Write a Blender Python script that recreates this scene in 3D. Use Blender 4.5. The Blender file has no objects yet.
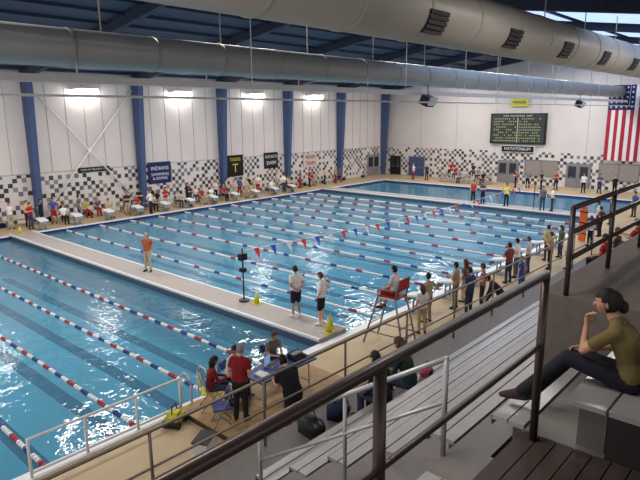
import bpy, bmesh, math, random
from mathutils import Vector, Matrix
from mathutils.bvhtree import BVHTree
random.seed(7)
S=bpy.context.scene
S.view_settings.view_transform='Standard'
V=Vector
# ---------------- materials
def mat(name,col,rough=.6,metal=0.0,emit=None,es=1.0,var=.06,scale=6.0,spec=.3):
    m=bpy.data.materials.new(name); m.use_nodes=True; nt=m.node_tree
    b=nt.nodes['Principled BSDF']
    b.inputs['Roughness'].default_value=rough; b.inputs['Metallic'].default_value=metal
    b.inputs['Specular IOR Level'].default_value=spec
    if var>0:
        n=nt.nodes.new('ShaderNodeTexNoise'); n.inputs['Scale'].default_value=scale; n.inputs['Detail'].default_value=3
        g=nt.nodes.new('ShaderNodeNewGeometry'); nt.links.new(g.outputs['Position'],n.inputs['Vector'])
        r=nt.nodes.new('ShaderNodeValToRGB')
        r.color_ramp.elements[0].position=.3; r.color_ramp.elements[1].position=.7
        r.color_ramp.elements[0].color=[max(0,c*(1-var)) for c in col]+[1]
        r.color_ramp.elements[1].color=[min(1,c*(1+var)) for c in col]+[1]
        nt.links.new(n.outputs['Fac'],r.inputs['Fac']); nt.links.new(r.outputs['Color'],b.inputs['Base Color'])
    else: b.inputs['Base Color'].default_value=list(col)+[1]
    if emit:
        b.inputs['Emission Color'].default_value=list(emit)+[1]; b.inputs['Emission Strength'].default_value=es
    return m
def srgb(r,g,b):
    f=lambda c:(c/255/12.92) if c<=10 else ((c/255+.055)/1.055)**2.4
    return (f(r),f(g),f(b))
# ---------------- mesh builder
class MB:
    def __init__(s,name,mats): s.name=name; s.mats=mats; s.bm=bmesh.new()
    def _t(s,vs,m):
        for f in set(f for v in vs for f in v.link_faces): f.material_index=m
    def box(s,lo,hi,m=0,rot=None):
        lo=V(lo);hi=V(hi);c=(lo+hi)/2;d=hi-lo
        M=Matrix.Translation(c)@(rot.to_4x4() if rot else Matrix())@Matrix.Diagonal((d.x,d.y,d.z,1))
        r=bmesh.ops.create_cube(s.bm,size=1,matrix=M); s._t(r['verts'],m)
    def tube(s,a,b,r0,r1=None,m=0,seg=10,cap=True):
        a=V(a);b=V(b);d=b-a
        if d.length<1e-6: return
        q=V((0,0,1)).rotation_difference(d.normalized()).to_matrix().to_4x4()
        M=Matrix.Translation((a+b)/2)@q
        r=bmesh.ops.create_cone(s.bm,cap_ends=cap,segments=seg,radius1=r0,radius2=r0 if r1 is None else r1,depth=d.length,matrix=M)
        s._t(r['verts'],m)
        for f in set(f for v in r['verts'] for f in v.link_faces):
            if len(f.verts)==4: f.smooth=True
    def path(s,pts,r,m=0,seg=10):
        for i in range(len(pts)-1):
            s.tube(pts[i],pts[i+1],r,None,m,seg)
            if i>0: s.ball(pts[i],(r,r,r),m,8)
    def ball(s,c,r,m=0,seg=12,rot=None):
        if not hasattr(r,'__len__'): r=(r,r,r)
        M=Matrix.Translation(V(c))@(rot.to_4x4() if rot else Matrix())@Matrix.Diagonal((r[0],r[1],r[2],1))
        q=bmesh.ops.create_uvsphere(s.bm,u_segments=seg,v_segments=max(6,seg*2//3),radius=1,matrix=M); s._t(q['verts'],m)
        for f in set(f for v in q['verts'] for f in v.link_faces): f.smooth=True
    def poly(s,pts,m=0):
        f=s.bm.faces.new([s.bm.verts.new(V(p)) for p in pts]); f.material_index=m; return f
    def prism(s,pts,axis,t,m=0):
        a=[s.bm.verts.new(V(p)) for p in pts]; b=[s.bm.verts.new(V(p)+V(axis)*t) for p in pts]; n=len(a)
        fs=[s.bm.faces.new(a),s.bm.faces.new(b[::-1])]+[s.bm.faces.new((a[i],a[(i+1)%n],b[(i+1)%n],b[i])) for i in range(n)]
        for f in fs: f.material_index=m
        bmesh.ops.recalc_face_normals(s.bm,faces=fs)
    def done(s,bevel=0,loc=None,yaw=0):
        me=bpy.data.meshes.new(s.name); 
        if loc is None:
            xs=[v.co for v in s.bm.verts]
            o=V(((min(c.x for c in xs)+max(c.x for c in xs))/2,(min(c.y for c in xs)+max(c.y for c in xs))/2,min(c.z for c in xs)))
            for v in s.bm.verts: v.co-=o
        else: o=V(loc)
        s.bm.to_mesh(me); s.bm.free()
        for m in s.mats: me.materials.append(m)
        ob=bpy.data.objects.new(s.name,me); ob.location=o; ob.rotation_euler=(0,0,math.radians(yaw)); S.collection.objects.link(ob)
        if bevel:
            bv=ob.modifiers.new('bevel','BEVEL'); bv.width=bevel; bv.segments=2; bv.limit_method='ANGLE'
        return ob
def text(name,body,parent,loc,rot,size,m):
    c=bpy.data.curves.new(name,'FONT'); c.body=body; c.size=size; c.align_x='CENTER'; c.align_y='CENTER'; c.extrude=.005
    c.materials.append(m); o=bpy.data.objects.new(name,c); S.collection.objects.link(o)
    o.parent=parent; o.location=V(loc)-parent.location; o.rotation_euler=rot
RL=(math.pi/2,0,0); RF=(math.pi/2,0,-math.pi/2)
# ---------------- shared materials
M_deck=mat('deck_tile',srgb(184,162,128),.5,var=.07,scale=1.3)
M_white=mat('white_paint',srgb(232,226,222),.5,var=.03)
M_navy=mat('navy_steel',srgb(72,88,126),.5,var=.08)
M_navyd=mat('navy_rafter',srgb(50,57,76),.6,var=.08)
M_rail=mat('bronze_rail',srgb(72,59,52),.32,.4,var=.1,spec=.5)
M_alu=mat('aluminium',srgb(182,178,176),.32,.3,var=.05)
M_foot=mat('aluminium_footboard',srgb(124,118,114),.5,.2,var=.08)
M_dark=mat('dark_rubber',srgb(50,45,44),.7)
M_brown=mat('brown_floorboard',srgb(66,55,50),.6,var=.15,scale=8)
M_blk=mat('black_plastic',(.012,.012,.014),.4)
M_red=mat('red_plastic',srgb(165,48,54),.45)
M_blue=mat('blue_plastic',srgb(44,66,130),.45)
M_whp=mat('white_plastic',srgb(224,224,224),.45,var=.02)
M_yel=mat('yellow_plastic',srgb(205,195,50),.45)
M_org=mat('orange_plastic',srgb(205,90,40),.5)
M_grey=mat('grey_plastic',srgb(130,132,136),.5)
M_ply=mat('plywood',srgb(168,136,96),.6,var=.12)
M_duct=mat('painted_duct',srgb(170,164,154),.45,.1,var=.05,scale=1)
M_duct2=mat('grey_duct',srgb(172,173,170),.45,.1,var=.05,scale=1)
M_roof=mat('roof_deck_blue',srgb(76,83,102),.7,var=.1)
M_emit=mat('lamp_lens',(1,1,1),.5,emit=(1,.98,.95),es=32,var=0)
M_sky=mat('skylight_panel',srgb(150,175,215),.5,emit=srgb(175,198,238),es=1.3,var=.05)
M_seam=mat('panel_seam',srgb(180,170,163),.6)
def tilewall(name,axis):
    m=bpy.data.materials.new(name); m.use_nodes=True; nt=m.node_tree; L=nt.links; N=nt.nodes
    b=N['Principled BSDF']; b.inputs['Roughness'].default_value=.4
    g=N.new('ShaderNodeNewGeometry'); sp=N.new('ShaderNodeSeparateXYZ'); L.new(g.outputs['Position'],sp.inputs[0])
    cb=N.new('ShaderNodeCombineXYZ'); L.new(sp.outputs[axis],cb.inputs[0]); L.new(sp.outputs[2],cb.inputs[1])
    sc=N.new('ShaderNodeVectorMath'); sc.operation='SCALE'; sc.inputs['Scale'].default_value=1/.3; L.new(cb.outputs[0],sc.inputs[0])
    fl=N.new('ShaderNodeVectorMath'); fl.operation='FLOOR'; L.new(sc.outputs[0],fl.inputs[0])
    wn=N.new('ShaderNodeTexWhiteNoise'); wn.noise_dimensions='2D'; L.new(fl.outputs[0],wn.inputs['Vector'])
    ck=N.new('ShaderNodeTexChecker'); ck.inputs['Scale'].default_value=1.0
    ad=N.new('ShaderNodeVectorMath'); ad.operation='ADD'; ad.inputs[1].default_value=(.5,.5,.5); L.new(fl.outputs[0],ad.inputs[0]); L.new(ad.outputs[0],ck.inputs['Vector'])
    lt=N.new('ShaderNodeMath'); lt.operation='LESS_THAN'; lt.inputs[1].default_value=.66; L.new(wn.outputs['Value'],lt.inputs[0])
    mu=N.new('ShaderNodeMath'); mu.operation='MULTIPLY'; L.new(lt.outputs[0],mu.inputs[0]); L.new(ck.outputs['Fac'],mu.inputs[1])
    cr=N.new('ShaderNodeValToRGB'); cr.color_ramp.interpolation='CONSTANT'
    cr.color_ramp.elements[0].color=(.035,.035,.04,1); cr.color_ramp.elements[1].position=.34; cr.color_ramp.elements[1].color=(*srgb(96,102,118),1)
    e=cr.color_ramp.elements.new(.5); e.color=(*srgb(142,130,118),1)
    L.new(wn.outputs['Value'],cr.inputs['Fac'])
    mx=N.new('ShaderNodeMixRGB'); L.new(mu.outputs[0],mx.inputs[0]); mx.inputs[1].default_value=(*srgb(214,206,200),1); L.new(cr.outputs[0],mx.inputs[2])
    L.new(mx.outputs[0],b.inputs['Base Color']); return m
M_tileL=tilewall('checker_tile_left',0); M_tileF=tilewall('checker_tile_far',1)
def water():
    m=bpy.data.materials.new('pool_water'); m.use_nodes=True; nt=m.node_tree; N=nt.nodes; L=nt.links
    N.remove(N['Principled BSDF']); out=N['Material Output']
    g=N.new('ShaderNodeNewGeometry')
    n1=N.new('ShaderNodeTexNoise'); n1.inputs['Scale'].default_value=1.7; n1.inputs['Detail'].default_value=3; L.new(g.outputs['Position'],n1.inputs['Vector'])
    bp=N.new('ShaderNodeBump'); bp.inputs['Strength'].default_value=.5; bp.inputs['Distance'].default_value=.09; L.new(n1.outputs['Fac'],bp.inputs['Height'])
    tr=N.new('ShaderNodeBsdfTransparent'); tr.inputs[0].default_value=(.55,.83,.93,1)
    df=N.new('ShaderNodeBsdfDiffuse'); df.inputs[0].default_value=(*srgb(104,166,196),1); L.new(bp.outputs[0],df.inputs['Normal'])
    m0=N.new('ShaderNodeMixShader'); m0.inputs[0].default_value=.38; L.new(tr.outputs[0],m0.inputs[1]); L.new(df.outputs[0],m0.inputs[2])
    gl=N.new('ShaderNodeBsdfGlossy'); gl.inputs['Roughness'].default_value=.06; L.new(bp.outputs[0],gl.inputs['Normal'])
    fr=N.new('ShaderNodeFresnel'); fr.inputs['IOR'].default_value=1.42; L.new(bp.outputs[0],fr.inputs['Normal'])
    mx=N.new('ShaderNodeMixShader'); L.new(fr.outputs[0],mx.inputs[0]); L.new(m0.outputs[0],mx.inputs[1]); L.new(gl.outputs[0],mx.inputs[2])
    L.new(mx.outputs[0],out.inputs[0]); return m
M_water=water()
M_pool=mat('pool_plaster',srgb(170,212,226),.6,var=.03)
M_poolline=mat('pool_line_tile',srgb(18,36,92),.5)
# ---------------- shell
X0,X1=-6,56.5; YW=40.5; PY0,PY1=11.2,36.2; PX0,PX1=-5,50.5
f=MB('floor',[M_deck])
for lo,hi in [((X0,5.9,-.3),(X1,PY0,0)),((X0,PY1,-.3),(X1,YW,0)),((PX1,PY0,-.3),(X1,PY1,0)),((X0,PY0,-.3),(PX0,PY1,0)),((X0,-6,-.3),(X1,5.9,0))]: f.box(lo,hi)
f.done()
p=MB('pool_basin',[M_pool,M_poolline,M_whp])
p.box((PX0,PY0,-2.3),(PX1,PY1,-2.1)); 
p.box((PX0-.2,PY0-.2,-2.3),(PX1+.2,PY0,-.3)); p.box((PX0-.2,PY1,-2.3),(PX1+.2,PY1+.2,-.3)); p.box((PX1,PY0,-2.3),(PX1+.2,PY1,-.3)); p.box((PX0-.2,PY0,-2.3),(PX0,PY1,-.3))
ropesN=[10.3,8.2,6.1,4.0,1.9]
ropesF=[13.5+2.25*i for i in range(1,12)]
for x in [r+1.05 for r in ropesN]+[r-1.12 for r in ropesF]: p.box((x-.24,PY0+1.5,-2.1),(x+.24,PY1-1.5,-2.09),1)
p.done()
t=MB('pool_coping',[M_whp,M_poolline])
t.box((PX0,PY0-.3,.0),(PX1+.3,PY0+.02,.03)); t.box((PX0,PY1-.02,0),(PX1+.3,PY1+.3,.03)); t.box((PX1-.02,PY0,0),(PX1+.3,PY1,.03))
t.box((PX0,PY0-.02,-.3),(PX1,PY0+.02,0),1); t.box((PX0,PY1-.02,-.3),(PX1,PY1+.02,0),1); t.box((PX1-.03,PY0,-.3),(PX1+.02,PY1,0),1)
t.done()
w=MB('pool_water',[M_water]); w.poly([(PX0,PY0,-.14),(PX1,PY0,-.14),(PX1,PY1,-.14),(PX0,PY1,-.14)]); w.done()
M_bd=mat('bulkhead_deck',srgb(160,153,148),.6)
M_bf=mat('bulkhead_face',srgb(70,80,100),.5)
def bulk(x0,x1):
    b=MB('pool_bulkhead',[M_bd,M_bf,M_whp])
    b.box((x0,PY0+.02,.04),(x1,PY1-.02,.16),0); b.box((x0+.04,PY0+.03,-1.2),(x1-.04,PY1-.03,.04),1)
    for x in(x0,x1): b.box((x-.04,PY0+.03,.1),(x+.04,PY1-.03,.18),2)
    b.done()
bulk(12.35,13.65); bulk(40.2,41.3)
M_wall=mat('wall_metal_panel',srgb(220,209,203),.55,var=.03,scale=.5)
M_wallF=mat('wall_painted',srgb(212,204,200),.6,var=.03,scale=.5)
w=MB('wall_left',[M_wall,M_seam]); w.box((X0,YW,0),(X1+.2,YW+.2,10.2))
x=X0+.5
while x<X1:
    w.box((x,YW-.03,3.2),(x+.04,YW+.01,9.8),1); x+=1.33
w.box((X0,YW-.04,3.2),(X1,YW,3.28),1); w.done()
w=MB('wall_tile_left',[M_tileL]); w.box((X0,YW-.05,0),(X1,YW,3.2)); w.done()
w=MB('wall_far',[M_wallF,M_seam]); w.box((X1,-6,0),(X1+.2,YW,10.2)); w.prism([(X1,-6,10.2),(X1,YW,10.2),(X1,20,13)],(1,0,0),.2)
y=-5
while y<YW: w.box((X1-.02,y,3.2),(X1+.01,y+.04,10),1); y+=4.5
w.done()
w=MB('wall_tile_far',[M_tileF]); w.box((X1-.05,-6,0),(X1,YW,3.2)); w.done()
RZ0=10.0; RZ1=13.0; RY=20
def rz(y): return RZ0+(RZ1-RZ0)*(1-abs(y-RY)/(YW-RY))
c=MB('ceiling',[M_roof,M_sky,M_navyd])
c.poly([(X0,YW,RZ0),(X1,YW,RZ0),(X1,RY,RZ1),(X0,RY,RZ1)]); c.poly([(X0,RY,RZ1),(X1,RY,RZ1),(X1,-6,rz(-6)),(X0,-6,rz(-6))])
y=39.5
while y>-5:
    c.box((X0,y,rz(y)-.16),(X1,y+.08,rz(y)),2); y-=1.8
c.done()
c=MB('skylight',[M_sky])
for x in (24.4,32.4,40.4,48.4):
    for y0 in (.5,5.7,10.9,16.1):
        y1=min(y0+4.6,19.6)
        c.poly([(x,y0,rz(y0)-.18),(x+6.8,y0,rz(y0)-.18),(x+6.8,y1,rz(y1)-.18),(x,y1,rz(y1)-.18)])
c.done()
cols=[7.8,15.8,23.8,31.8,39.8,47.8]
for x in [-.2]+cols+[55.8]:
    b=MB('steel_frame',[M_navy,M_navyd])
    b.prism([(x-.2,YW-.05,0),(x-.2,YW-.5,0),(x-.2,YW-1.1,RZ0-.5),(x-.2,YW-.05,RZ0-.1)],(1,0,0),.4)
    b.prism([(x-.15,YW-1.1,RZ0-.5),(x-.15,RY,RZ1-.55),(x-.15,RY,RZ1-.05),(x-.15,YW-.05,RZ0-.05)],(1,0,0),.3,1)
    b.prism([(x-.15,RY,RZ1-.55),(x-.15,RY,RZ1-.05),(x-.15,-6,rz(-6)-.05),(x-.15,-6,rz(-6)-.5)],(1,0,0),.3,1)
    b.done()
b=MB('wall_bracing',[mat('bracing_cable',srgb(246,242,238),.4,var=0)])
b.tube((16.1,YW-.3,.3),(23.5,YW-.3,8.9),.05); b.tube((23.5,YW-.3,.3),(16.1,YW-.3,8.9),.05)
b.ball((19.8,YW-.3,4.6),(.16,.06,.16))
b.done()
for x in cols+[0]:
    xc=x+4
    if xc>50: continue
    l=MB('wall_lamp',[M_whp,M_emit])
    l.box((xc-.95,YW-.7,8.85),(xc+.95,YW-.1,8.92),0); l.box((xc-.8,YW-.75,8.55),(xc+.8,YW-.69,8.85),1); l.done()
# ducts
def duct(y,z,r,m,vents):
    d=MB('air_duct',[m,M_dark,M_duct]); d.tube((X0,y,z),(X1-.3,y,z),r,None,0,40)
    x=X0+1
    while x<X1-1:
        d.tube((x,y,z),(x+.08,y,z),r+.015,None,2 if m is M_duct2 else 0,40); x+=2.4
    for vx in vents:
        for k in range(5):
            a0=math.radians(180+10+k*9)
            cy=y+math.cos(a0)*(r+.012); cz=z+math.sin(a0)*(r+.012)
            d.box((vx-.4,cy-.045,cz-.045),(vx+.4,cy+.045,cz+.045),1)
    x=X0+2
    while x<X1:
        d.tube((x,y,z+r-.02),(x,y,rz(y)-.2),.02,None,2,6); x+=4
    d.done()
duct(7.9,9.36,.7,M_duct,[12.1+4.2*i for i in range(10)])
duct(15,8.72,.48,M_duct2,[])
b=MB('service_beam',[M_white]); b.box((X0,14.3,7.82),(56.0,14.6,8.0))
x=3
while x<X1-1: b.tube((x,14.5,8.0),(x,14.5,8.4),.02,None,0,6); x+=4
b.done()
b=MB('conduit_pipe',[M_white]); b.tube((X0,13,7.46),(56,13,7.46),.03)
x=3.5
while x<X1-1: b.tube((x,13,7.46),(x,13,rz(13)-.2),.012,None,0,6); x+=8
b.done()
for (x,y,z) in ((22.6,13.9,7.35),(42.5,13.9,7.35)):
    b=MB('hanging_speaker',[M_blk,M_whp]); R_=Matrix.Rotation(.4,3,'X')
    b.box((x-.3,y-.22,z),(x+.3,y+.22,z+.42),0,R_); b.box((x-.27,y-.3,z-.02),(x+.27,y-.22,z+.34),1,R_); b.tube((x,y,z+.35),(x,y,z+.9),.02); b.done()
# ---------------- lane ropes
def rope(x,y0,y1,cols_,st):
    r=MB('lane_rope',[M_red,M_whp,M_blue]); y=y0
    r.tube((x,y0,-.11),(x,y1,-.11),.012,None,1,6)
    while y<y1-.1:
        ci=cols_[int(y/st)%len(cols_)]
        r.tube((x,y,-.11),(x,y+.1,-.11),.055,.055,ci,8); y+=.13
    r.done()
for x in ropesN: rope(x,PY0+.05,PY1-.05,[0,1,2,1],.4)
for i,x in enumerate(ropesF):
    if x<40: rope(x,PY0+.05,PY1-.05,[1,1,1,2,1,1,1,0],.4)
# backstroke flags
b=MB('backstroke_flags',[mat('flag_pennant_red',srgb(225,40,45),.7),mat('flag_pennant_blue',srgb(50,80,200),.7),M_whp,M_blk]); n=0
def fz(x): return 2.12-.28*math.sin(math.pi*(x-13)/27.5)
x=13.35
b.tube((13.3,15.9,.16),(13.3,15.9,2.2),.03,None,3); b.tube((40.7,15.9,.16),(40.7,15.9,2.2),.03,None,3)
b.tube((13.3,15.9,.16),(13.3,15.9,.22),.2,None,3); b.box((13.15,15.8,1.75),(13.45,16.0,2.0),3); b.box((13.2,15.8,1.3),(13.4,16.0,1.45),3)
while x<40.3:
    b.tube((x,15.9,fz(x)),(x+.5,15.9,fz(x+.5)),.01,None,2,5); x+=.5
x=14.0
while x<40.2:
    z=fz(x); b.poly([(x-.15,15.9,z),(x+.15,15.9,z),(x+.02,15.72,z-.42)],(0,1,2)[n%3]); n+=1; x+=.85
b.done()
# starting blocks
def block(x,y,s):
    b=MB('starting_block',[M_whp,M_grey,M_grey])
    b.tube((x-.18,y,0),(x-.18,y,.55),.035,None,2,8); b.tube((x+.18,y,0),(x+.18,y,.55),.035,None,2,8)
    b.box((x-.3,y-.3,.0),(x+.3,y+.3,.03),2)
    b.prism([(x-.27,y-.35*s,.74),(x-.27,y+.35*s,.62),(x-.27,y+.35*s,.56),(x-.27,y-.35*s,.66)],(1,0,0),.54,0)
    b.box((x-.22,y-.2*s-.13,.28),(x+.22,y-.2*s+.13,.32),1); b.box((x-.26,y+.33*s-.01,.35),(x+.26,y+.33*s+.01,.6),1)
    b.done()
for i,r in enumerate(ropesF):
    x=r-1.12
    block(x,PY1+.75,-1)
    if i in (1,2,3,4,5,6,7): block(x,PY0-.6,1)
# bleachers
b=MB('bleachers',[M_foot,M_alu,M_dark])
BX=20.5
for k in range(6):
    y=5.0-.62*k; z=2.1+.4*k; xe=BX if k<5 else 5.95
    b.box((-1,y-.31,0),(xe,y+.31,z-.04),2); b.box((-1,y-.02,z-.04),(xe,y+.3,z),0)
    for (a,c_) in ((-1,3.2),(4.25,xe)):
        b.box((a,y-.29,z+.36),(c_,y-.16,z+.40),1); b.box((a,y-.145,z+.36),(c_,y-.02,z+.40),1); b.box((a,y-.02,z+.31),(c_,y-.005,z+.395),0)
        x=a+.3
        while x<c_: b.box((x,y-.25,z-.04),(x+.05,y-.08,z+.36),0); x+=1.5
    b.box((3.2,y-.31,z-.04),(4.25,y-.02,z),0)
    if k<5: b.box((3.35,y-.6,z),(4.1,y-.31,z+.2),0)
b.box((-1,5.31,0),(BX,6.0,2.08),2); b.box((-1,5.3,2.08),(BX,6.0,2.1),0)
b.done()
b=MB('upper_platform',[M_brown,M_dark,M_alu,M_foot])
b.box((-2,.35,0),(4.15,1.59,4.5),0); b.box((-2,-3,0),(4.15,.35,5.3),0)
for i in range(9): b.box((-2,.4+i*.13,4.5),(4.15,.52+i*.13,4.52),0)
b.box((4.15,.97,0),(5.98,1.59,4.47),1); b.box((4.15,.97,4.47),(5.98,1.58,4.5),3); b.box((4.15,.35,0),(5.98,.97,4.86),1); b.box((4.15,-3,0),(5.98,.35,5.26),1)
b.box((4.15,.36,4.86),(5.98,.72,4.9),3); b.box((4.15,-.3,5.26),(5.98,.1,5.3),3)
b.box((4.15,.74,4.86),(5.98,.97,4.9),2); b.box((4.15,.99,4.86),(5.98,1.27,4.9),2)
b.box((4.15,.12,5.26),(5.98,.34,5.3),2); b.box((4.15,.36,5.26),(5.98,.66,5.3),2)
for x in (4.25,5.1,5.9): b.box((x,1.0,4.5),(x+.05,1.2,4.86),3); b.box((x,.4,4.9),(x+.05,.6,5.26),3)
b.done()
M_conc=mat('brown_concrete',srgb(108,98,91),.8,var=.1)
b=MB('concrete_stand',[M_conc])
b.box((6,-3,0),(BX,2.2,5.1)); b.box((6,-3,5.1),(BX,1.2,5.5)); b.box((6,-3,5.5),(BX,.4,5.9)); b.done()
b=MB('bronze_railing',[M_rail])
b.path([(-1.5,1.46,5.85),(4.06,1.46,5.85)],.032); b.tube((-1.5,1.46,5.3),(4.06,1.46,5.3),.02)
for x in(-1.4,.2,2.03,4.06): b.tube((x,1.46,4.52),(x,1.46,5.86),.032)
b.done()
b=MB('bronze_railing',[M_rail])
for z in(6.04,5.78,5.5): b.tube((6.05,1.95,z),(14,1.95,z),.028)
for x in(6.05,7.5,9,10.5,12,14): b.tube((x,1.95,5.1),(x,1.95,6.06),.028)
b.done()
b=MB('aisle_handrail',[M_alu])
b.path([(4,2.2,4.1),(4,2.2,5.0),(4,4.6,3.45),(4,4.6,2.4)],.024); b.tube((4,3.3,3.3),(4,3.3,4.3),.02); b.tube((4,2.2,4.6),(4,4.6,3.0),.018)
b.done()
b=MB('guard_railing',[mat('grey_rail',srgb(128,116,104),.4,.3)])
b.tube((-1,5.85,3.2),(BX,5.85,3.2),.025); b.tube((-1,5.85,2.7),(BX,5.85,2.7),.018)
x=-.5
while x<=BX: b.tube((x,5.85,2.1),(x,5.85,3.2),.022); x+=1.9
b.done()
b=MB('pool_barrier_railing',[M_whp])
for z in(.85,.12): b.tube((3.6,11.0,z),(7.1,11.0,z),.03)
for x in(3.6,4.75,5.95,7.1): b.tube((x,11.0,0),(x,11.0,.87),.03)
b.done()
# ------------- wall items
def panel(name,lo,hi,m): 
    b=MB(name,[m,M_whp]); b.box(lo,hi); return b.done()
bn=panel('wall_banner',(24.5,YW-.12,1.7),(26.6,YW-.07,3.4),mat('banner_navy',srgb(28,40,92),.7)); text('banner_text','INDIANS',bn,(25.55,YW-.14,2.9),RL,.42,M_whp); text('banner_text','SWIMMING\n& DIVING',bn,(25.55,YW-.14,2.25),RL,.32,M_whp)
bn=panel('wall_banner',(32.4,YW-.12,1.6),(34.3,YW-.07,3.5),mat('banner_black',srgb(22,22,26),.7)); text('banner_text','TIGERS',bn,(33.35,YW-.14,3.1),RL,.4,M_yel); text('banner_text','T',bn,(33.35,YW-.14,2.3),RL,1.1,M_yel)
bn=panel('wall_banner',(36.9,YW-.12,2.0),(38.7,YW-.07,3.5),M_blk); text('banner_text','ROCKETS',bn,(37.8,YW-.14,3.1),RL,.36,M_whp); text('banner_text','SWIM',bn,(37.8,YW-.14,2.5),RL,.5,M_whp)
bn=panel('wall_banner',(42.3,YW-.12,1.7),(44.3,YW-.07,3.1),mat('banner_cream',srgb(205,190,180),.7)); text('banner_text','BEARS',bn,(43.3,YW-.14,2.75),RL,.5,M_red); text('banner_text','TEAM',bn,(43.3,YW-.14,2.1),RL,.55,M_red)
bn=panel('wall_sign',(18.9,YW-.12,3.05),(21.3,YW-.07,3.4),M_blk); text('sign_text','HOME OF THE SWIM TEAM',bn,(20.1,YW-.14,3.22),RL,.17,M_whp)
b=MB('scoreboard',[mat('scoreboard_face',srgb(58,62,62),.5),M_blk,mat('score_digit',srgb(160,170,110),.5,var=0),M_whp])
b.box((56.2,21.3,3.95),(56.45,27.0,6.95),1); b.box((56.17,21.45,4.05),(56.2,26.85,6.85),0)
for r_ in range(9):
    z=4.2+r_*.27
    y=26.6
    while y>21.8:
        if random.random()<.7: b.box((56.15,y-.12,z),(56.17,y,z+.12),2)
        y-=.22
b.box((56.15,24.1,4.1),(56.18,24.16,6.5),3)
b.done()
bn=bpy.data.objects['scoreboard']; text('score_title','HOME   POOL RECORDS   GUEST',bn,(56.12,24.15,6.7),RF,.2,M_whp)
bn=panel('record_sign',(56.25,23.2,7.6),(56.4,25,8.4),M_yel); text('sign_text','EAGLES',bn,(56.2,24.1,8.0),RF,.38,M_blk)
b=MB('name_sign',[M_blk,M_whp]); b.box((56.3,22.3,3.1),(56.4,25.8,3.8),1); b.box((56.26,22.4,3.17),(56.3,25.7,3.73),0); bn=b.done(); text('sign_text','NATATORIUM',bn,(56.23,24.05,3.45),RF,.42,M_whp)
# flag
b=MB('american_flag',[mat('flag_red',srgb(170,40,55),.8),mat('flag_white',srgb(225,220,220),.8),mat('flag_blue',srgb(40,48,92),.8)])
FY0,FY1,FZ0,FZ1=15.9,11.9,2.7,9.3; n=52
def fx(y,z): return 56.2+.05*math.sin(y*5)*(10.5-z)/7
for i in range(n):
    for j in range(40):
        ya=FY0+(FY1-FY0)*i/n; yb=FY0+(FY1-FY0)*(i+1)/n; za=FZ1-(FZ1-FZ0)*j/40; zb=FZ1-(FZ1-FZ0)*(j+1)/40
        m=(i//4)%2
        if i<28 and j<13: m=2
        fc=b.poly([(fx(ya,za),ya,za),(fx(yb,za),yb,za),(fx(yb,zb),yb,zb),(fx(ya,zb),ya,zb)],m); fc.smooth=True
for i in range(5):
    for j in range(5):
        b.ball((fx(15.7-i*.42,9.1-j*.42)-.02,15.65-i*.42,9.1-j*.42),(.01,.08,.08),1,6)
b.tube((56.25,16.1,9.33),(56.25,11.7,9.33),.03,None,1); b.tube((56.25,16.0,9.33),(56.5,16.0,9.33),.03,None,1); b.tube((56.25,11.8,9.33),(56.5,11.8,9.33),.03,None,1); b.done()
# doors / windows
M_doorb=mat('door_blue',srgb(70,84,120),.5); M_doorg=mat('door_grey',srgb(130,128,130),.5); M_glass=mat('dark_glass',srgb(52,54,60),.15,spec=.6); M_hall=mat('lit_hall',srgb(130,122,116),.6,emit=srgb(160,150,140),es=.15)
def doorF(i,y0,y1,h,m,gl=True):
    b=MB('door_%d'%i,[m,M_glass,M_doorg]); b.box((56.38,y0-.08,0),(56.44,y1+.08,h+.08),2); mid=(y0+y1)/2
    for a,c_ in((y0,mid-.02),(mid+.02,y1)):
        b.box((56.33,a,0.01),(56.38,c_,h),0)
        if gl: b.box((56.31,a+.15,.9),(56.33,c_-.15,h-.2),1)
        b.box((56.27,(a+c_)/2-.2,.95),(56.31,(a+c_)/2+.2,1.0),2)
    b.done()
doorF(1,34.9,36.9,2.15,M_doorb,False); doorF(2,38.1,39.5,2.15,M_blk); doorF(3,17.0,19.1,2.2,M_doorg); doorF(4,23.9,26.0,2.2,M_doorg)
b=MB('door_5',[M_doorg,M_glass]); b.box((53,YW-.13,0),(55.3,YW-.06,2.4),0); b.box((53.2,YW-.15,1.0),(54.0,YW-.13,2.1),1); b.box((54.3,YW-.15,1.0),(55.1,YW-.13,2.1),1); b.done()
for i,(a,c_) in enumerate(((20.0,23.2),(12.9,16.2))):
    b=MB('window_%d'%(i+1),[M_hall,M_doorg,M_glass]); b.box((56.38,a,.9),(56.44,c_,2.4),0)
    for y in (a,(a+c_)/2,c_): b.box((56.34,y-.05,.85),(56.46,y+.05,2.45),1)
    b.box((56.34,a,.85),(56.46,c_,.92),1); b.box((56.34,a,2.38),(56.46,c_,2.45),1); b.done()
# far portable bleachers
b=MB('portable_bleachers',[M_alu,M_grey])
for k in range(3):
    xx=53.0+.6*k; z=.42+.32*k
    b.box((xx,25.5,z),(xx+.28,31,z+.04),0); b.box((xx-.2,25.5,z-.3),(xx,31,z-.26),0)
    for y in (25.7,28.2,30.8): b.tube((xx+.14,y,0),(xx+.14,y,z),.025,None,1,6)
for y in(25.7,28.2,30.8): b.tube((53,y,.05),(54.5,y,1.1),.02,None,1,6)
b.done()
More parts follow.
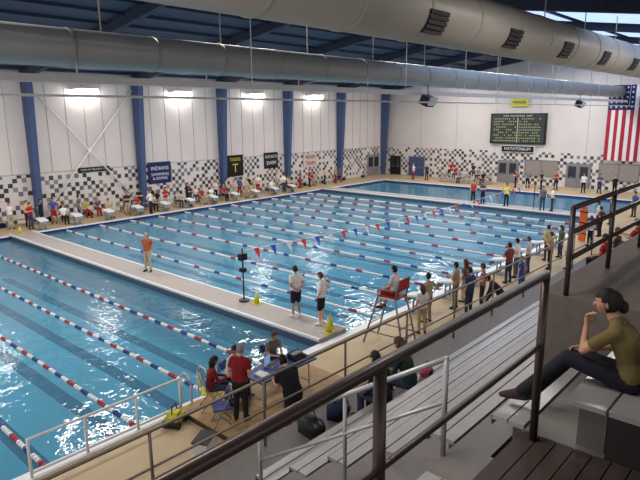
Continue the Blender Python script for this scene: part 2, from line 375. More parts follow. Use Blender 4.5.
# ---------------- furniture
def chair(x,y,z,yaw,ms,back=True,name='folding_chair'):
    b=MB(name,[ms,M_grey])
    b.box((-.2,-.21,.43),(.2,.21,.46),0); b.box((-.23,-.2,.62),(-.2,.2,.84),0)
    for s in(-.2,.2):
        b.tube((-.24,s,.86),(.2,s,0),.013,None,1,6); b.tube((.17,s,.44),(-.24,s,0),.013,None,1,6)
    b.tube((-.24,-.2,.86),(-.24,.2,.86),.013,None,1,6)
    return b.done(loc=(x,y,z),yaw=yaw)
def table(x,y,z,yaw,L,W,ms,h=.74):
    b=MB('folding_table',[ms,M_grey]); b.box((-L/2,-W/2,h-.04),(L/2,W/2,h),0)
    for sx in(-L/2+.2,L/2-.2):
        for sy in(-W/2+.1,W/2-.1): b.tube((sx,sy,0),(sx,sy,h-.04),.016,None,1,6)
        b.tube((sx,-W/2+.1,.15),(sx,W/2-.1,.15),.014,None,1,6)
    return b.done(loc=(x,y,z),yaw=yaw)
# lifeguard chair
b=MB('lifeguard_chair',[M_whp,M_grey,M_red])
for s in(-.42,.42):
    b.path([(-.65,s,0),(-.3,s*.8,1.55)],.03,1); b.path([(.75,s,0),(.3,s*.8,1.55)],.03,1)
    b.tube((-.3,s*.8,1.5),(-.42,s*.8,2.15),.025,None,1); b.tube((-.3,s*.8,1.8),(.3,s*.8,1.8),.025,None,1); b.tube((.3,s*.8,1.5),(.3,s*.8,1.8),.025,None,1)
    b.tube((-.55,s*.95,.4),(.62,s*.95,.4),.02,None,1)
for z in(.3,.65,1.0): 
    k=(1.55-z)/1.55; b.tube((.3+.45*k,-.4,z),(.3+.45*k,.4,z),.022,None,0); b.tube((-.3-.35*k,-.4,z),(-.3-.35*k,.4,z),.018,None,1)
b.box((-.3,-.32,1.5),(.3,.32,1.55),0); b.box((.3,-.32,1.08),(.62,.32,1.11),0); b.box((-.42,-.32,1.8),(-.38,.32,2.15),2); b.box((-.36,-.3,1.55),(.28,.3,1.6),2)
b.done(loc=(13.9,9.6,0),yaw=95)
# officials platform / table
b=MB('plywood_riser',[M_ply,M_brown]); b.box((6.95,8.8,.14),(10.8,10.88,.17),0); b.box((6.97,8.82,0),(10.78,10.86,.14),1); b.done()
table(9.1,9.6,.17,0,1.9,.75,M_blue)
b=MB('laptop_computer',[M_grey,mat('laptop_screen',srgb(120,150,200),.3,emit=srgb(130,160,210),es=.6,var=0),M_blk])
b.box((-.17,-.12,0),(.17,.12,.02)); b.box((-.14,-.09,.02),(.14,.05,.024),2); b.box((-.17,.12,.0),(.17,.135,.25),0); b.box((-.15,.115,.02),(.15,.12,.24),1); b.done(loc=(8.95,9.75,.915),yaw=20)
b=MB('timing_console',[M_blk,M_grey,M_red]); b.prism([(-.2,-.15,0),(-.2,.15,0),(-.2,.15,.16),(-.2,-.15,.06)],(1,0,0),.4,0); b.box((-.15,-.05,.1),(.15,.1,.15),1); b.box((.1,-.1,.08),(.14,-.06,.12),2); b.done(loc=(9.7,9.6,.91),yaw=0)
b=MB('paper_stack',[M_whp]); b.box((-.11,-.15,0),(.11,.15,.03)); b.box((-.1,-.13,.03),(.12,.16,.04),0,Matrix.Rotation(.2,3,'Z')); b.done(loc=(8.45,9.55,.91))
b=MB('pool_ladder',[M_alu])
for s in(-.25,.25): b.path([(s,-.3,0),(s,-.3,.6),(s,-.2,.8),(s,0,.82),(s,.12,.65),(s,.13,-1.2)],.026)
for z in(-.35,-.65,-.95): b.box((-.25,.08,z),(.25,.18,z+.03))
b.done(loc=(7.6,11.2,0.03))
b=MB('pool_cleaner_robot',[M_yel,M_blk]); b.box((-.2,-.16,.08),(.2,.16,.25),0)
for sx in(-.17,.17): b.tube((sx,-.21,.085),(sx,.21,.085),.085,None,1,14)
b.prism([(-.17,-.12,.25),(.17,-.12,.25),(.1,-.12,.34),(-.1,-.12,.34)],(0,1,0),.24,0); b.path([(-.13,0,.32),(-.09,0,.5),(.09,0,.5),(.13,0,.32)],.014,1); b.done(bevel=.02,loc=(6.65,10.6,0),yaw=30)
b=MB('storage_bin',[M_whp,M_blk]); 
b.prism([(-.22,-.16,0),(.22,-.16,0),(.26,-.16,.3),(-.26,-.16,.3)],(0,1,0),.32,0); b.box((-.27,-.18,.3),(.27,.18,.33),1); b.done(loc=(6.45,9.2,0),yaw=30)
def cone(x,y,z): 
    b=MB('yellow_cone',[M_yel,M_blk]); b.tube((0,0,.03),(0,0,.42),.12,.03,0,14); b.box((-.16,-.16,0),(.16,.16,.03),0); b.tube((0,0,.38),(0,0,.43),.03,.02,0,10); b.done(loc=(x,y,z))
cone(13.4,11.7,.16); cone(13.0,11.4,.16); cone(13.4,15.3,.16); cone(12.9,36,.16)
def bag(x,y,z,yaw,m,name='duffel_bag',s=1):
    b=MB(name,[m,M_blk]); b.ball((0,0,.16*s),(.3*s,.17*s,.16*s),0,14); b.box((-.2*s,-.12*s,0),(.2*s,.12*s,.12*s),0); b.path([(-.14*s,0,.28*s),(-.08*s,0,.42*s),(.08*s,0,.42*s),(.14*s,0,.28*s)],.012*s,1,6); b.ball((0,-.15*s,.13*s),(.16*s,.06*s,.09*s),1,10); b.done(loc=(x,y,z),yaw=yaw)
M_navb=mat('navy_nylon',srgb(30,38,66),.8); M_pink=mat('pink_nylon',srgb(200,80,120),.8)
bag(6.6,5.6,2.1,20,M_navb); bag(5.9,5.55,2.1,80,M_blk); bag(8.15,4.87,2.5,10,M_pink,'handbag',.6)
for i in range(14): bag(12.5+i*2.9+random.random(),39.65,0,random.random()*30,random.choice([M_navb,M_blk,M_red,M_blk,M_grey]))
b=MB('rescue_board',[M_org,M_blk]); b.prism([(-.22,-.05,0),(.22,-.05,0),(.25,-.05,.3),(.25,-.05,1.7),(.12,-.05,1.95),(-.12,-.05,1.95),(-.25,-.05,1.7),(-.25,-.05,.3)],(0,1,0),.1,0)
for z in(.4,1,1.6): b.box((-.26,-.07,z),(.26,.07,z+.06),1)
b.done(bevel=.01,loc=(32.8,10.0,0),yaw=60)
for (xa,xb) in ((13,20),(21,29),(30,38),(39,47)):
    b=MB('team_bench',[M_alu,M_grey]); b.box((xa,39.1,.42),(xb,39.4,.46))
    x=xa+.3
    while x<xb: b.box((x,39.12,0),(x+.05,39.38,.42),1); x+=1.6
    b.done()

# ================= PEOPLE
SKIN=[mat('skin_%d'%i,srgb(*c),.5,var=.04) for i,c in enumerate([(214,166,140),(196,146,118),(224,180,156),(150,104,80)])]
HAIR={'dark':mat('hair_dark',srgb(38,28,24),.6),'brown':mat('hair_brown',srgb(86,58,38),.6),'grey':mat('hair_grey',srgb(150,146,142),.6),'blond':mat('hair_blond',srgb(170,130,80),.6)}
CL={}
def cloth(rgb):
    if rgb not in CL: CL[rgb]=mat('cloth_%02x%02x%02x'%rgb,srgb(*rgb),.85,var=.08,scale=9)
    return CL[rgb]
M_eye=mat('eye_white',(.8,.8,.8),.3,var=0); M_iris=mat('eye_dark',(.03,.02,.015),.3,var=0); M_lip=mat('lip',srgb(170,90,85),.5,var=0)
_b=bmesh.new(); bmesh.ops.create_icosphere(_b,subdivisions=2,radius=1); ICO=[v.co.copy() for v in _b.verts]; _b.free()
class PM:
    def __init__(s): s.v=[];s.f=[];s.m=[]
    def hull(s,sph,mi):
        bm=bmesh.new()
        for c,r in sph:
            c=V(c)
            for d in ICO: bm.verts.new(c+d*r)
        r=bmesh.ops.convex_hull(bm,input=bm.verts[:])
        bad=list(set(g for k in('geom_interior','geom_unused') for g in r[k] if isinstance(g,bmesh.types.BMVert)))
        if bad: bmesh.ops.delete(bm,geom=bad,context='VERTS')
        bmesh.ops.recalc_face_normals(bm,faces=bm.faces[:])
        bm.verts.index_update(); o=len(s.v)
        s.v+= [v.co.copy() for v in bm.verts]
        for f in bm.faces: s.f.append([o+v.index for v in f.verts]); s.m.append(mi)
        bm.free()
    def tube(s,pts,rad,mi,seg=6):
        pts=[V(p) for p in pts]; o=len(s.v); n=len(pts)
        d0=(pts[-1]-pts[0]).normalized(); a=d0.orthogonal().normalized(); 
        for i,p in enumerate(pts):
            d=(pts[min(i+1,n-1)]-pts[max(i-1,0)]).normalized(); u=(a-d*a.dot(d)).normalized(); w=d.cross(u)
            for k in range(seg):
                t=2*math.pi*k/seg; s.v.append(p+(u*math.cos(t)+w*math.sin(t))*rad[i])
        for i in range(n-1):
            for k in range(seg):
                s.f.append([o+i*seg+k,o+i*seg+(k+1)%seg,o+(i+1)*seg+(k+1)%seg,o+(i+1)*seg+k]); s.m.append(mi)
        s.f.append([o+k for k in range(seg)][::-1]); s.m.append(mi); s.f.append([o+(n-1)*seg+k for k in range(seg)]); s.m.append(mi)
    def ell(s,c,R,r,mi,nu=8,nv=6,fn=None,keep=None):
        o=len(s.v); P=[]
        for i in range(nv+1):
            th=math.pi*i/nv
            for j in range(nu):
                ph=2*math.pi*j/nu; q=V((math.sin(th)*math.cos(ph)*r[0],math.sin(th)*math.sin(ph)*r[1],math.cos(th)*r[2]))
                if fn: q=fn(q)
                P.append(q); s.v.append(V(c)+R@q)
        for i in range(nv):
            for j in range(nu):
                a,b_,c_,d=i*nu+j,i*nu+(j+1)%nu,(i+1)*nu+(j+1)%nu,(i+1)*nu+j
                ctr=(P[a]+P[b_]+P[c_]+P[d])/4
                if keep and not keep(ctr): continue
                ids=[a,d,c_,b_]
                if i==0: ids=[a,d,c_]
                if i==nv-1: ids=[a,d,b_]
                s.f.append([o+k for k in ids]); s.m.append(mi)
SK,SH,PA,SO,HA,EW,EI,LI=range(8)
def headmesh(P,c,R,k,long_,bun,hi):
    nu,nv=(28,20) if hi else (14,10)
    def fn(q):
        q=q.copy()
        if q.z<-.02*k:
            t=min(1,(-q.z-.02*k)/(.1*k)); q.y*=1-.32*t; q.x*=(1-.1*t) if q.x>0 else (1-.45*t)
        if q.x>.075*k: q.x=.075*k+(q.x-.075*k)*.5
        return q
    P.ell(c,R,(.097*k,.077*k,.12*k),SK,nu,nv,fn)
    def fn2(q):
        e=fn(V((q.x*.9,q.y*.9,q.z*.92)))
        s_=1.13 if q.x<0 else 1.09
        q2=V((e.x*s_,e.y*1.14,e.z*1.12))
        if q.x<-.02*k and q.z<0: q2.x=min(q2.x,-.06*k)*1.05
        return q2
    def kp(q): return (q.x<.012*k and q.z>-.075*k) or (q.z>.058*k) or (q.x<.045*k and q.z>.015*k)
    P.ell(c,R,(.106*k,.085*k,.13*k),HA,nu,nv,fn2,kp)
    T=lambda x,y,z: c+R@V((x*k,y*k,z*k))
    P.tube([T(.078,0,.02),T(.098,0,-.012),T(.088,0,-.028)],[.008*k,.014*k,.012*k],SK)
    for s in(-1,1):
        P.ell(T(.08,s*.03,.008),R,(.009*k,.013*k,.009*k),EW,6,4); P.ell(T(.086,s*.03,.008),R,(.006*k,.006*k,.006*k),EI,6,4)
        P.tube([T(.084,s*.014,.03),T(.08,s*.046,.03)],[.004*k]*2,HA,5)
        P.ell(T(.005,s*.08,-.005),R,(.018*k,.009*k,.032*k),SK,8,6)
    P.tube([T(.076,-.024,-.055),T(.084,0,-.056),T(.076,.024,-.055)],[.004*k,.008*k,.004*k],LI)
    if long_:
        P.tube([T(-.05,0,.05),T(-.075,0,-.06),T(-.07,0,-.17),T(-.06,0,-.24)],[.075*k,.08*k,.07*k,.04*k],HA,10)
        for s in(-1,1): P.tube([T(-.01,s*.065,.05),T(-.02,s*.075,-.06),T(-.03,s*.07,-.16)],[.03*k,.03*k,.018*k],HA,8)
    if bun:
        P.ell(T(-.045,0,.01),R,(.085*k,.088*k,.1*k),HA,14,10)
        P.ell(T(-.12,0,-.05),R,(.045*k,.048*k,.06*k),HA,12,8)
def handmesh(P,w,d,side,k,curl,ta=None,pn=None):
    d=d.normalized()
    if ta is None: ta=V((1,0,0)) if abs(d.z)>.65 else V((0,0,1))
    ta=(ta-d*ta.dot(d)).normalized()
    n=d.cross(ta).normalized()
    want=pn if pn is not None else V((0,-side,0))
    if n.dot(want)<0: n=-n
    L=[.068,.078,.072,.056]
    for i in range(4):
        off=(.030-.020*i)*k; b=w+d*.088*k+ta*off; l=L[i]*k
        c1=math.radians(curl*(.6+.1*i)); c2=c1+math.radians(curl*.9)
        p1=b+(d*math.cos(c1)+n*math.sin(c1))*l*.5; p2=p1+(d*math.cos(c2)+n*math.sin(c2))*l*.3
        p3=p2+(d*math.cos(c2*1.25)+n*math.sin(c2*1.25))*l*.2
        P.tube([b-d*.02*k,b,p1,p2,p3],[.009*k,.0095*k,.0088*k,.0078*k,.005*k],SK)
    b=w+d*.03*k+ta*.028*k; p1=b+(ta*.75+d*.6+n*.25).normalized()*.035*k; p2=p1+(d*.85+ta*.3+n*.35).normalized()*.03*k
    P.tube([b-ta*.012*k,b,p1,p2],[.012*k,.012*k,.0105*k,.007*k],SK)
PEND=[]
def rotY(p,o,a): 
    q=p-o; c,s=math.cos(a),math.sin(a); return o+V((q.x*c+q.z*s,q.y,-q.x*s+q.z*c))
def person(name,loc,yaw,pose='stand',shirt=(200,200,200),pants=(40,40,50),hair='dark',skin=0,sleeve=.55,shorts=False,fem=False,h=1.74,shoe=(40,38,38),long_=False,bun=False,lean=0,look=(0,0),fat=1.0,over=None,voxel=.021,hi=False,hands=None,curl=28,seat=.45):
    J={'pel':V((0,0,.94)),'wai':V((0,0,1.09)),'che':V((0,0,1.27)),'sho':V((0,0,1.42)),'nck':V((.012,0,1.5)),'hed':V((.03,0,1.635))}
    for s,t in((1,'L'),(-1,'R')):
        J['s'+t]=V((0,s*.175,1.405)); J['e'+t]=V((-.03,s*.235,1.13)); J['w'+t]=V((.04,s*.25,.88))
        J['h'+t]=V((0,s*.09,.9)); J['k'+t]=V((.03,s*.1,.5)); J['a'+t]=V((0,s*.12,.085))
    def arm(t,e,w):
        s=1 if t=='L' else -1; J['e'+t]=V((e[0],s*e[1],e[2])); J['w'+t]=V((w[0],s*w[1],w[2]))
    up=('wai','che','sho','nck','hed','sL','sR','eL','eR','wL','wR')
    if pose=='hips':
        for t in'LR': arm(t,(-.1,.38,1.17),(.04,.2,1.0))
    elif pose=='cross': arm('L',(.06,.25,1.14),(.2,.0,1.2)); arm('R',(.06,.25,1.12),(.21,.02,1.15)); J['wL']=V((.2,-.03,1.2)); J['wR']=V((.22,.03,1.14))
    elif pose=='clip': arm('L',(-.02,.25,1.14),(.22,.1,1.12)); arm('R',(0,.24,1.14),(.24,.06,1.2))
    elif pose=='back': arm('L',(-.12,.24,1.14),(-.14,.05,.98)); arm('R',(-.12,.24,1.14),(-.16,.04,1.0))
    elif pose=='walk': J['kL']=V((.2,.1,.52)); J['aL']=V((.26,.1,.085)); J['kR']=V((-.02,-.1,.5)); J['aR']=V((-.26,-.1,.12)); arm('L',(-.12,.22,1.15),(-.1,.24,.9)); arm('R',(.08,.22,1.14),(.2,.22,.95))
    elif pose=='raise': arm('R',(.1,.27,1.62),(.12,.22,1.88))
    elif pose=='reach':
        arm('L',(.16,.22,1.2),(.36,.18,1.34)); arm('R',(.16,.22,1.2),(.34,.16,1.3))
    if pose.startswith('sit'):
        dz=-.94+seat+.1
        for j in J: J[j].z+=dz if j in up or j=='pel' or j[0]=='h' else 0
        for j in('hL','hR'): J[j].z=seat+.09
        for s,t in((1,'L'),(-1,'R')):
            J['k'+t]=V((.43,s*.11,seat+.07)); J['a'+t]=V((.42,s*.11,.085)); z=J['sho'].z
            J['e'+t]=V((.06,s*.24,z-.27)); J['w'+t]=V((.29,s*.15,seat+.19))
            if pose=='sit2': J['e'+t]=V((.16,s*.22,z-.25)); J['w'+t]=V((.4,s*.05,z-.2))
        if pose=='sit3':
            J['aL']=V((.62,.1,.085)); J['kL']=V((.45,.1,seat+.06))
    if lean:
        a=math.radians(lean)
        for j in up: J[j]=rotY(J[j],J['pel'],a*(.6 if j=='wai' else 1))
        if pose=='stand' and lean>25: 
            for s,t in((1,'L'),(-1,'R')): J['e'+t]=J['s'+t]+V((.05,s*.04,-.28)); J['w'+t]=J['e'+t]+V((.12,-s*.03,-.23))
    if over:
        for j,c in over.items(): J[j]=V(c)
    k=h/1.74
    for j in J: J[j]=J[j]*k
    g=k*fat; sw=.9 if fem else 1
    P=PM()
    def bar(p,hw,r,dz=0): 
        return [(p+V((0,hw*k,dz*k)),r*g),(p-V((0,hw*k,-dz*k)),r*g)]
    pe,wa,ch,sh,nk,hd=[J[x] for x in('pel','wai','che','sho','nck','hed')]
    hem=pe.lerp(wa,.3)
    P.hull(bar(pe,.075,.105,-.02)+bar(wa,.045,.095),PA)
    P.hull(bar(hem,.07,.113)+bar(wa,.052*sw,.105*sw),SH)
    P.hull(bar(wa,.052*sw,.105*sw)+bar(ch,.07*sw,.112),SH)
    P.hull(bar(ch,.07*sw,.112)+bar(sh,.115*sw,.062,-.02),SH)
    P.hull(bar(sh,.1*sw,.05)+[(sh.lerp(nk,.5),.058*k)],SH)
    dn=(hd-nk).normalized()
    P.hull([(sh,.055*k),(nk,.053*k),(hd-dn*.07*k,.05*k)],SK)
    if fem:
        P.hull([(ch.lerp(sh,.2)+V((.06*k,.065*k,0)),.062*k),(ch.lerp(sh,.2)+V((.06*k,-.065*k,0)),.062*k)],SH)
    for s,t in((1,'L'),(-1,'R')):
        a,e,w=J['s'+t],J['e'+t],J['w'+t]; 
        a=V((a.x,a.y*(.93 if fem else 1),a.z))
        r=(.054,.042,.037,.026) if not fem else (.048,.037,.033,.022)
        r=[q*(1+(fat-1)*.7) for q in r]
        if sleeve>=1: 
            P.hull([(a,(r[0]+.01)*k),(e,(r[1]+.008)*k)],SH); P.hull([(e,(r[2]+.012)*k),(e.lerp(w,.93),(r[3]+.012)*k)],SH); P.hull([(e.lerp(w,.8),r[3]*k),(w,r[3]*k)],SK)
        else:
            P.hull([(a,r[0]*k),(e,r[1]*k)],SK); P.hull([(e,r[2]*k*1.08),(w,r[3]*k)],SK)
            if sleeve>0: P.hull([(a,(r[0]+.01)*k),(a.lerp(e,sleeve),(r[1]+.02)*k)],SH)
        d=(w-e).normalized(); ta=None; pn=None
        if hands and t in hands: d=V(hands[t][0]).normalized(); ta=V(hands[t][1]); pn=V(hands[t][2])
        tt=ta if ta is not None else (V((1,0,0)) if abs(d.z)>.65 else V((0,0,1)))
        tt=(tt-d*tt.dot(d)).normalized()
        P.hull([(w,.022*k),(w+d*.078*k+tt*.026*k,.014*k),(w+d*.078*k-tt*.028*k,.014*k),(w+d*.03*k+tt*.02*k,.016*k)],SK)
        J['_d'+t]=(w,d,s,ta,pn)
        hp,kn,an=J['h'+t],J['k'+t],J['a'+t]
        lr=[q*(1+(fat-1)*.6) for q in (.088,.06,.054,.04)]
        if shorts:
            P.hull([(kn,lr[1]*k*.9),(hp.lerp(kn,.6),lr[1]*k*1.15)],SK); P.hull([(kn,lr[1]*k*.88),(kn.lerp(an,.35),lr[2]*k*1.02)],SK); P.hull([(kn.lerp(an,.35),lr[2]*k*1.02),(an,lr[3]*k*.85)],SK)
            P.hull([(hp,(lr[0]+.012)*k),(hp.lerp(kn,.82),(lr[1]+.03)*k)],PA)
        else:
            P.hull([(hp,(lr[0]+.008)*k),(kn,(lr[1]+.01)*k)],PA); P.hull([(kn,(lr[1]+.006)*k),(kn.lerp(an,.4),(lr[2]+.008)*k),(an+(kn-an).normalized()*.02,(lr[3]+.018)*k)],PA)
        ay=s*.25
        fd=(V((1,ay,0))).normalized()
        P.hull([(an,.042*k),(an-fd*.045*k+V((0,0,-.045*k)),.04*k),(an+fd*.09*k+V((0,0,-.045*k)),.04*k),(an+fd*.165*k+V((0,0,-.055*k)),.03*k)],SO)
    me=bpy.data.meshes.new(name); me.from_pydata(P.v,[],P.f); me.update()
    ob=bpy.data.objects.new('tmp_'+name,me); S.collection.objects.link(ob)
    rm=ob.modifiers.new('r','REMESH'); rm.mode='VOXEL'; rm.voxel_size=voxel; 
    sm=ob.modifiers.new('s','SMOOTH'); sm.factor=.5; sm.iterations=2 if not hi else 4
    E=PM()
    la=math.radians(lean*.35)+math.radians(look[1])
    R=Matrix.Rotation(math.radians(look[0]),3,'Z')@Matrix.Rotation(la,3,'Y')
    headmesh(E,hd,R,k*.98,long_,bun,hi)
    for t in'LR':
        w,d,s,ta,pn=J['_d'+t]; handmesh(E,w,d,s,k,curl,ta,pn)
    PEND.append((name,ob,P,E,loc,yaw,[SKIN[skin],cloth(shirt),cloth(pants),cloth(shoe),HAIR[hair],M_eye,M_iris,M_lip]))
def finish_people():
    dg=bpy.context.evaluated_depsgraph_get(); dg.update()
    out=[]
    for (name,ob,P,E,loc,yaw,mats) in PEND:
        me=bpy.data.meshes.new_from_object(ob.evaluated_get(dg))
        bv=BVHTree.FromPolygons(P.v,P.f)
        me.materials.clear()
        for m in mats: me.materials.append(m)
        ml=[]
        for p in me.polygons:
            i=bv.find_nearest(p.center)[2]; ml.append(P.m[i] if i is not None else 0)
        me.polygons.foreach_set('material_index',ml); 
        bm=bmesh.new(); bm.from_mesh(me)
        vs=[bm.verts.new(v) for v in E.v]
        for f,m in zip(E.f,E.m):
            try:
                fc=bm.faces.new([vs[i] for i in f]); fc.material_index=m
            except ValueError: pass
        for fc in bm.faces: fc.smooth=True
        me2=bpy.data.meshes.new(name); bm.to_mesh(me2); bm.free()
        for m in mats: me2.materials.append(m)
        out.append((name,me2,loc,yaw))
    for (name,ob,*_) in PEND: bpy.data.objects.remove(ob)
    for name,me,loc,yaw in out:
        o=bpy.data.objects.new(name,me); o.location=loc; o.rotation_euler=(0,0,math.radians(yaw)); S.collection.objects.link(o)
W=(225,222,220); NV=(30,34,56); BK=(28,28,32); KH=(176,160,130); RD=(160,35,40); OR=(170,88,50); GY=(120,122,128); JN=(52,62,88); GN=(34,60,48)
B=.16
person('swim_official',(13.25,22.4,B),-150,'back',OR,KH,'grey',0,h=1.78)
person('swim_official',(13.35,13.2,B),70,'back',W,NV,'dark',1,shorts=True,h=1.82,shoe=(230,230,230),fat=1.08)
person('swim_official',(13.38,12.05,B),110,'hips',W,BK,'brown',0,shorts=True,h=1.8,shoe=(230,230,230),fat=1.05)
person('lifeguard',(13.9,9.5,1.1),95,'sit',W,(180,40,40),'dark',0,shorts=True,seat=.5)
person('standing_man',(16.2,9.7,0),80,'hips',(176,160,136),(150,140,120),'dark',1)
person('standing_woman',(15.2,9.3,0),60,'stand',W,KH,'brown',0,fem=True,h=1.65,long_=True)
person('standing_man',(18.1,9.7,0),100,'cross',(170,150,120),(120,110,96),'dark',1)
person('standing_woman',(19.0,9.8,0),80,'stand',(120,90,80),KH,'brown',0,fem=True,h=1.66,long_=True)
person('standing_man',(17.6,8.9,0),80,'stand',(52,66,104),(56,60,76),'dark',0,h=1.8)
person('standing_man',(18.6,8.9,0),110,'clip',(150,120,100),(60,50,46),'brown',0)
person('leaning_man',(17.6,7.75,0),120,'stand',(50,42,44),(36,32,36),'dark',1,lean=36,sleeve=1,h=1.9,fat=1.15)
person('standing_man',(23.4,9.7,0),90,'clip',W,(90,90,100),'dark',0)
person('standing_woman',(24.4,9.6,0),90,'stand',(200,196,200),(60,60,80),'brown',0,fem=True,h=1.66)
person('standing_man',(22.4,9.6,0),70,'cross',(130,60,60),JN,'dark',1)
person('standing_boy',(21.6,8.7,0),70,'stand',(50,80,160),(50,80,160),'brown',0,h=1.45)
person('standing_man',(27.2,9.8,0),60,'hips',(190,180,120),(60,60,70),'dark',0)
person('standing_woman',(28.1,9.5,0),140,'stand',(80,100,60),JN,'dark',1,fem=True,h=1.64,long_=True)
person('standing_man',(25.7,9.1,0),100,'cross',(160,140,110),(60,50,46),'brown',0)
person('standing_man',(26.3,8.5,0),90,'stand',(190,186,180),JN,'dark',0)
person('standing_man',(30.5,9.8,0),90,'stand',(60,80,130),(50,50,56),'dark',0)
person('standing_woman',(31.6,9.2,0),60,'clip',W,BK,'brown',0,fem=True,h=1.66,long_=True)
person('standing_man',(34.6,9.6,0),80,'hips',(90,40,44),BK,'dark',1)
person('standing_man',(36.5,10.3,0),100,'hips',(210,206,200),(60,60,80),'dark',0)
person('standing_woman',(38.8,10.2,0),120,'stand',(60,64,110),BK,'brown',0,fem=True,h=1.66)
person('standing_man',(42.7,9.8,0),150,'stand',(70,90,140),(60,60,66),'dark',1)
B2=.16
person('swim_official',(40.75,20.7,B2),180,'stand',(170,60,56),BK,'dark',0)
person('swim_official',(40.75,19.9,B2),170,'cross',(60,66,100),BK,'dark',0)
person('swim_official',(40.75,18.0,B2),190,'hips',(214,200,60),BK,'dark',1)
person('swim_official',(40.75,15.3,B2),180,'stand',(90,96,110),JN,'dark',0)
person('swim_official',(40.75,14.6,B2),120,'clip',W,(60,60,70),'grey',0)
for (x,y,c,p_) in ((53.0,22.6,RD,BK),(53.4,21.6,GY,BK),(53.2,20.2,BK,BK),(53.5,19.0,(150,60,60),NV),(53,16.4,W,NV),(53.4,15.2,(60,80,130),JN),(52.8,13.8,BK,BK),(53.3,32.6,(40,60,110),BK),(53,34.1,W,RD)):
    person('standing_swimmer',(x,y,0),180+random.uniform(-60,60),random.choice(['stand','cross','hips','clip']),c,p_,random.choice(['dark','brown','blond']),random.choice([0,1,2]),fem=random.random()<.4,voxel=.026)
for i in range(6):
    person('seated_swimmer',(53.17+ .6*(i%3)-.05,26+i*.85,.32*(i%3)),180,'sit',random.choice([BK,RD,NV,W,GY]),random.choice([BK,NV]),'dark',random.choice([0,1,2]),voxel=.026)
# left side line
random.seed(11)
cols_s=[RD,NV,W,BK,(90,90,100),(190,170,150),(60,90,150),W,(150,50,50),BK,(180,170,80),(214,166,140)]
x=13.4
while x<46.5:
    if random.random()<.85:
        st=random.random()
        c=random.choice(cols_s); pc=random.choice([BK,NV,JN,KH,RD]); hh=random.choice(['dark','brown','blond','dark']); sk=random.choice([0,0,1,2,3])
        if st<.55: person('seated_swimmer',(x,39.28,0),-90+random.uniform(-15,15),random.choice(['sit','sit2','sit3']),c,pc,hh,sk,voxel=.026,shorts=random.random()<.4,lean=random.choice([0,8,16]),fem=random.random()<.4)
        else: person('standing_swimmer',(x,38.4+random.random()*.4,0),-90+random.uniform(-70,70),random.choice(['stand','cross','hips','clip','back']),c,pc,hh,sk,voxel=.026,shorts=random.random()<.4,fem=random.random()<.4)
    x+=random.uniform(.8,1.5)
for i,r in enumerate(ropesF):
    x=r-1.12
    for dx in (-.45,.5):
        if random.random()<.78:
            c=random.choice([W,W,NV,RD,(180,170,160),KH]); pc=random.choice([BK,JN,KH])
            if random.random()<.55:
                chair(x+dx,37.95,0,-90,random.choice([M_whp,M_grey,M_blue])); person('seated_timer',(x+dx,37.9,0),-90,random.choice(['sit','sit2']),c,pc,random.choice(['dark','brown','grey']),random.choice([0,1]),voxel=.026)
            else: person('standing_timer',(x+dx,37.6,0),-90+random.uniform(-30,30),random.choice(['stand','clip','cross']),c,pc,random.choice(['dark','brown','grey']),random.choice([0,1]),voxel=.026)
person('swim_official',(22.4,36.95,0),-60,'hips',W,NV,'dark',0,voxel=.026)
person('swim_official',(11.6,37.2,0),-60,'stand',W,NV,'dark',0,voxel=.026)
# officials table
Z=.17
chair(7.5,10.35,Z,-30,M_yel); person('seated_woman',(7.5,10.35,Z),-30,'sit2',(130,30,38),JN,'dark',0,fem=True,long_=True,h=1.68,lean=10,sleeve=1,voxel=.018)
chair(8.25,10.5,Z,-75,M_blue); person('seated_man',(8.25,10.5,Z),-75,'sit2',W,BK,'dark',0,lean=12,voxel=.018)
chair(9.6,10.5,Z,-95,M_blue); person('seated_man',(9.6,10.5,Z),-95,'sit2',(120,116,112),BK,'brown',0,lean=15,voxel=.018)
person('standing_man',(7.6,9.35,Z),25,'clip',(140,34,40),(44,40,44),'grey',0,h=1.82,voxel=.018,fat=1.12,lean=6)
person('leaning_man',(8.1,8.15,0),72,'reach',(24,26,36),(30,30,38),'dark',0,h=1.92,lean=36,voxel=.018,fat=1.3,sleeve=.6)
chair(7.2,9.55,Z,150,M_blue)
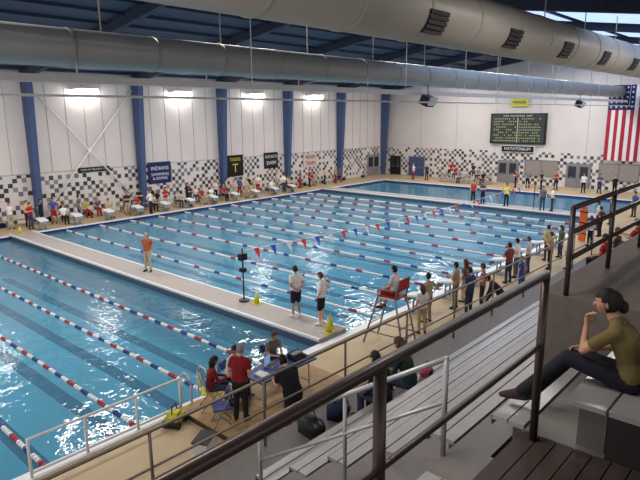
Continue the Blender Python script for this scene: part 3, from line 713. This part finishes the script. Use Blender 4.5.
# front spectators
person('seated_woman',(6.85,4.85,2.1),85,'sit',(30,28,34),JN,'dark',0,fem=True,h=1.66,seat=.4,long_=False,voxel=.016,lean=14,sleeve=1)
person('seated_woman',(7.6,4.85,2.1),100,'sit2',(34,58,46),JN,'brown',0,fem=True,h=1.7,seat=.4,long_=True,voxel=.016,lean=16,sleeve=1)
person('seated_man',(18.3,4.87,2.1),85,'sit',(170,40,44),BK,'dark',1,seat=.4)
person('seated_man',(19.2,4.25,2.5),85,'sit2',(160,50,50),JN,'dark',1,seat=.4)
person('seated_woman',(19.6,4.87,2.1),85,'sit',(90,60,60),JN,'brown',1,fem=True,seat=.4)
person('seated_woman',(4.66,.95,4.5),98,'sit',(116,100,58),(34,34,44),'dark',1,fem=True,h=1.62,seat=.41,bun=True,hi=True,voxel=.011,sleeve=.62,look=(12,10),shoe=(70,54,62),
  over={'pel':(0,0,.52),'wai':(.03,0,.66),'che':(.08,0,.83),'sho':(.15,0,.96),'nck':(.19,0,1.02),'hed':(.25,0,1.135),
   'sL':(.15,.165,.935),'sR':(.15,-.165,.935),'eL':(.38,.13,.72),'wL':(.385,.035,.915),'eR':(.2,-.2,.68),'wR':(.4,-.08,.66),
   'hL':(.02,.085,.5),'hR':(.02,-.085,.5),'kL':(.5,.1,.62),'kR':(.47,-.08,.59),'aL':(.88,.05,.17),'aR':(.8,-.06,.14)},
  hands={'L':((-.1,-.25,1),(-.3,-.6,.2),(-1,0,0)),'R':((1,.3,-.15),(0,.6,.8),(0,0,-1))},curl=55)
finish_people()
# camera
cam=bpy.data.cameras.new('camera'); co=bpy.data.objects.new('camera',cam); S.collection.objects.link(co); S.camera=co
cam.lens=32.1; cam.sensor_width=36; cam.clip_start=.05; cam.clip_end=300
co.matrix_world=Matrix.Translation((0,0,7))@Matrix.Rotation(math.radians(-47.9),4,'Z')@Matrix.Rotation(math.radians(77.6),4,'X')@Matrix.Rotation(math.radians(-.5),4,'Z')
# lights
wd=bpy.data.worlds.new('world'); S.world=wd; wd.use_nodes=True; wd.node_tree.nodes['Background'].inputs[0].default_value=(.95,.95,1,1); wd.node_tree.nodes['Background'].inputs[1].default_value=.75
for x in (2,14,26,38,50):
    for y,e in ((17.5,780),(29.5,860),(4.0,260)):  # weak row over the stands is added fill for duct underside and spectators
        if y<10 and x>40: continue
        l=bpy.data.lights.new('high_bay_and_fill_light','AREA'); l.shape='RECTANGLE'; l.size=4; l.size_y=1.4; l.energy=e; l.color=(1,.95,.9)
        o=bpy.data.objects.new('high_bay_and_fill_light',l); o.location=(x,y,11 if y>10 else 10); S.collection.objects.link(o)
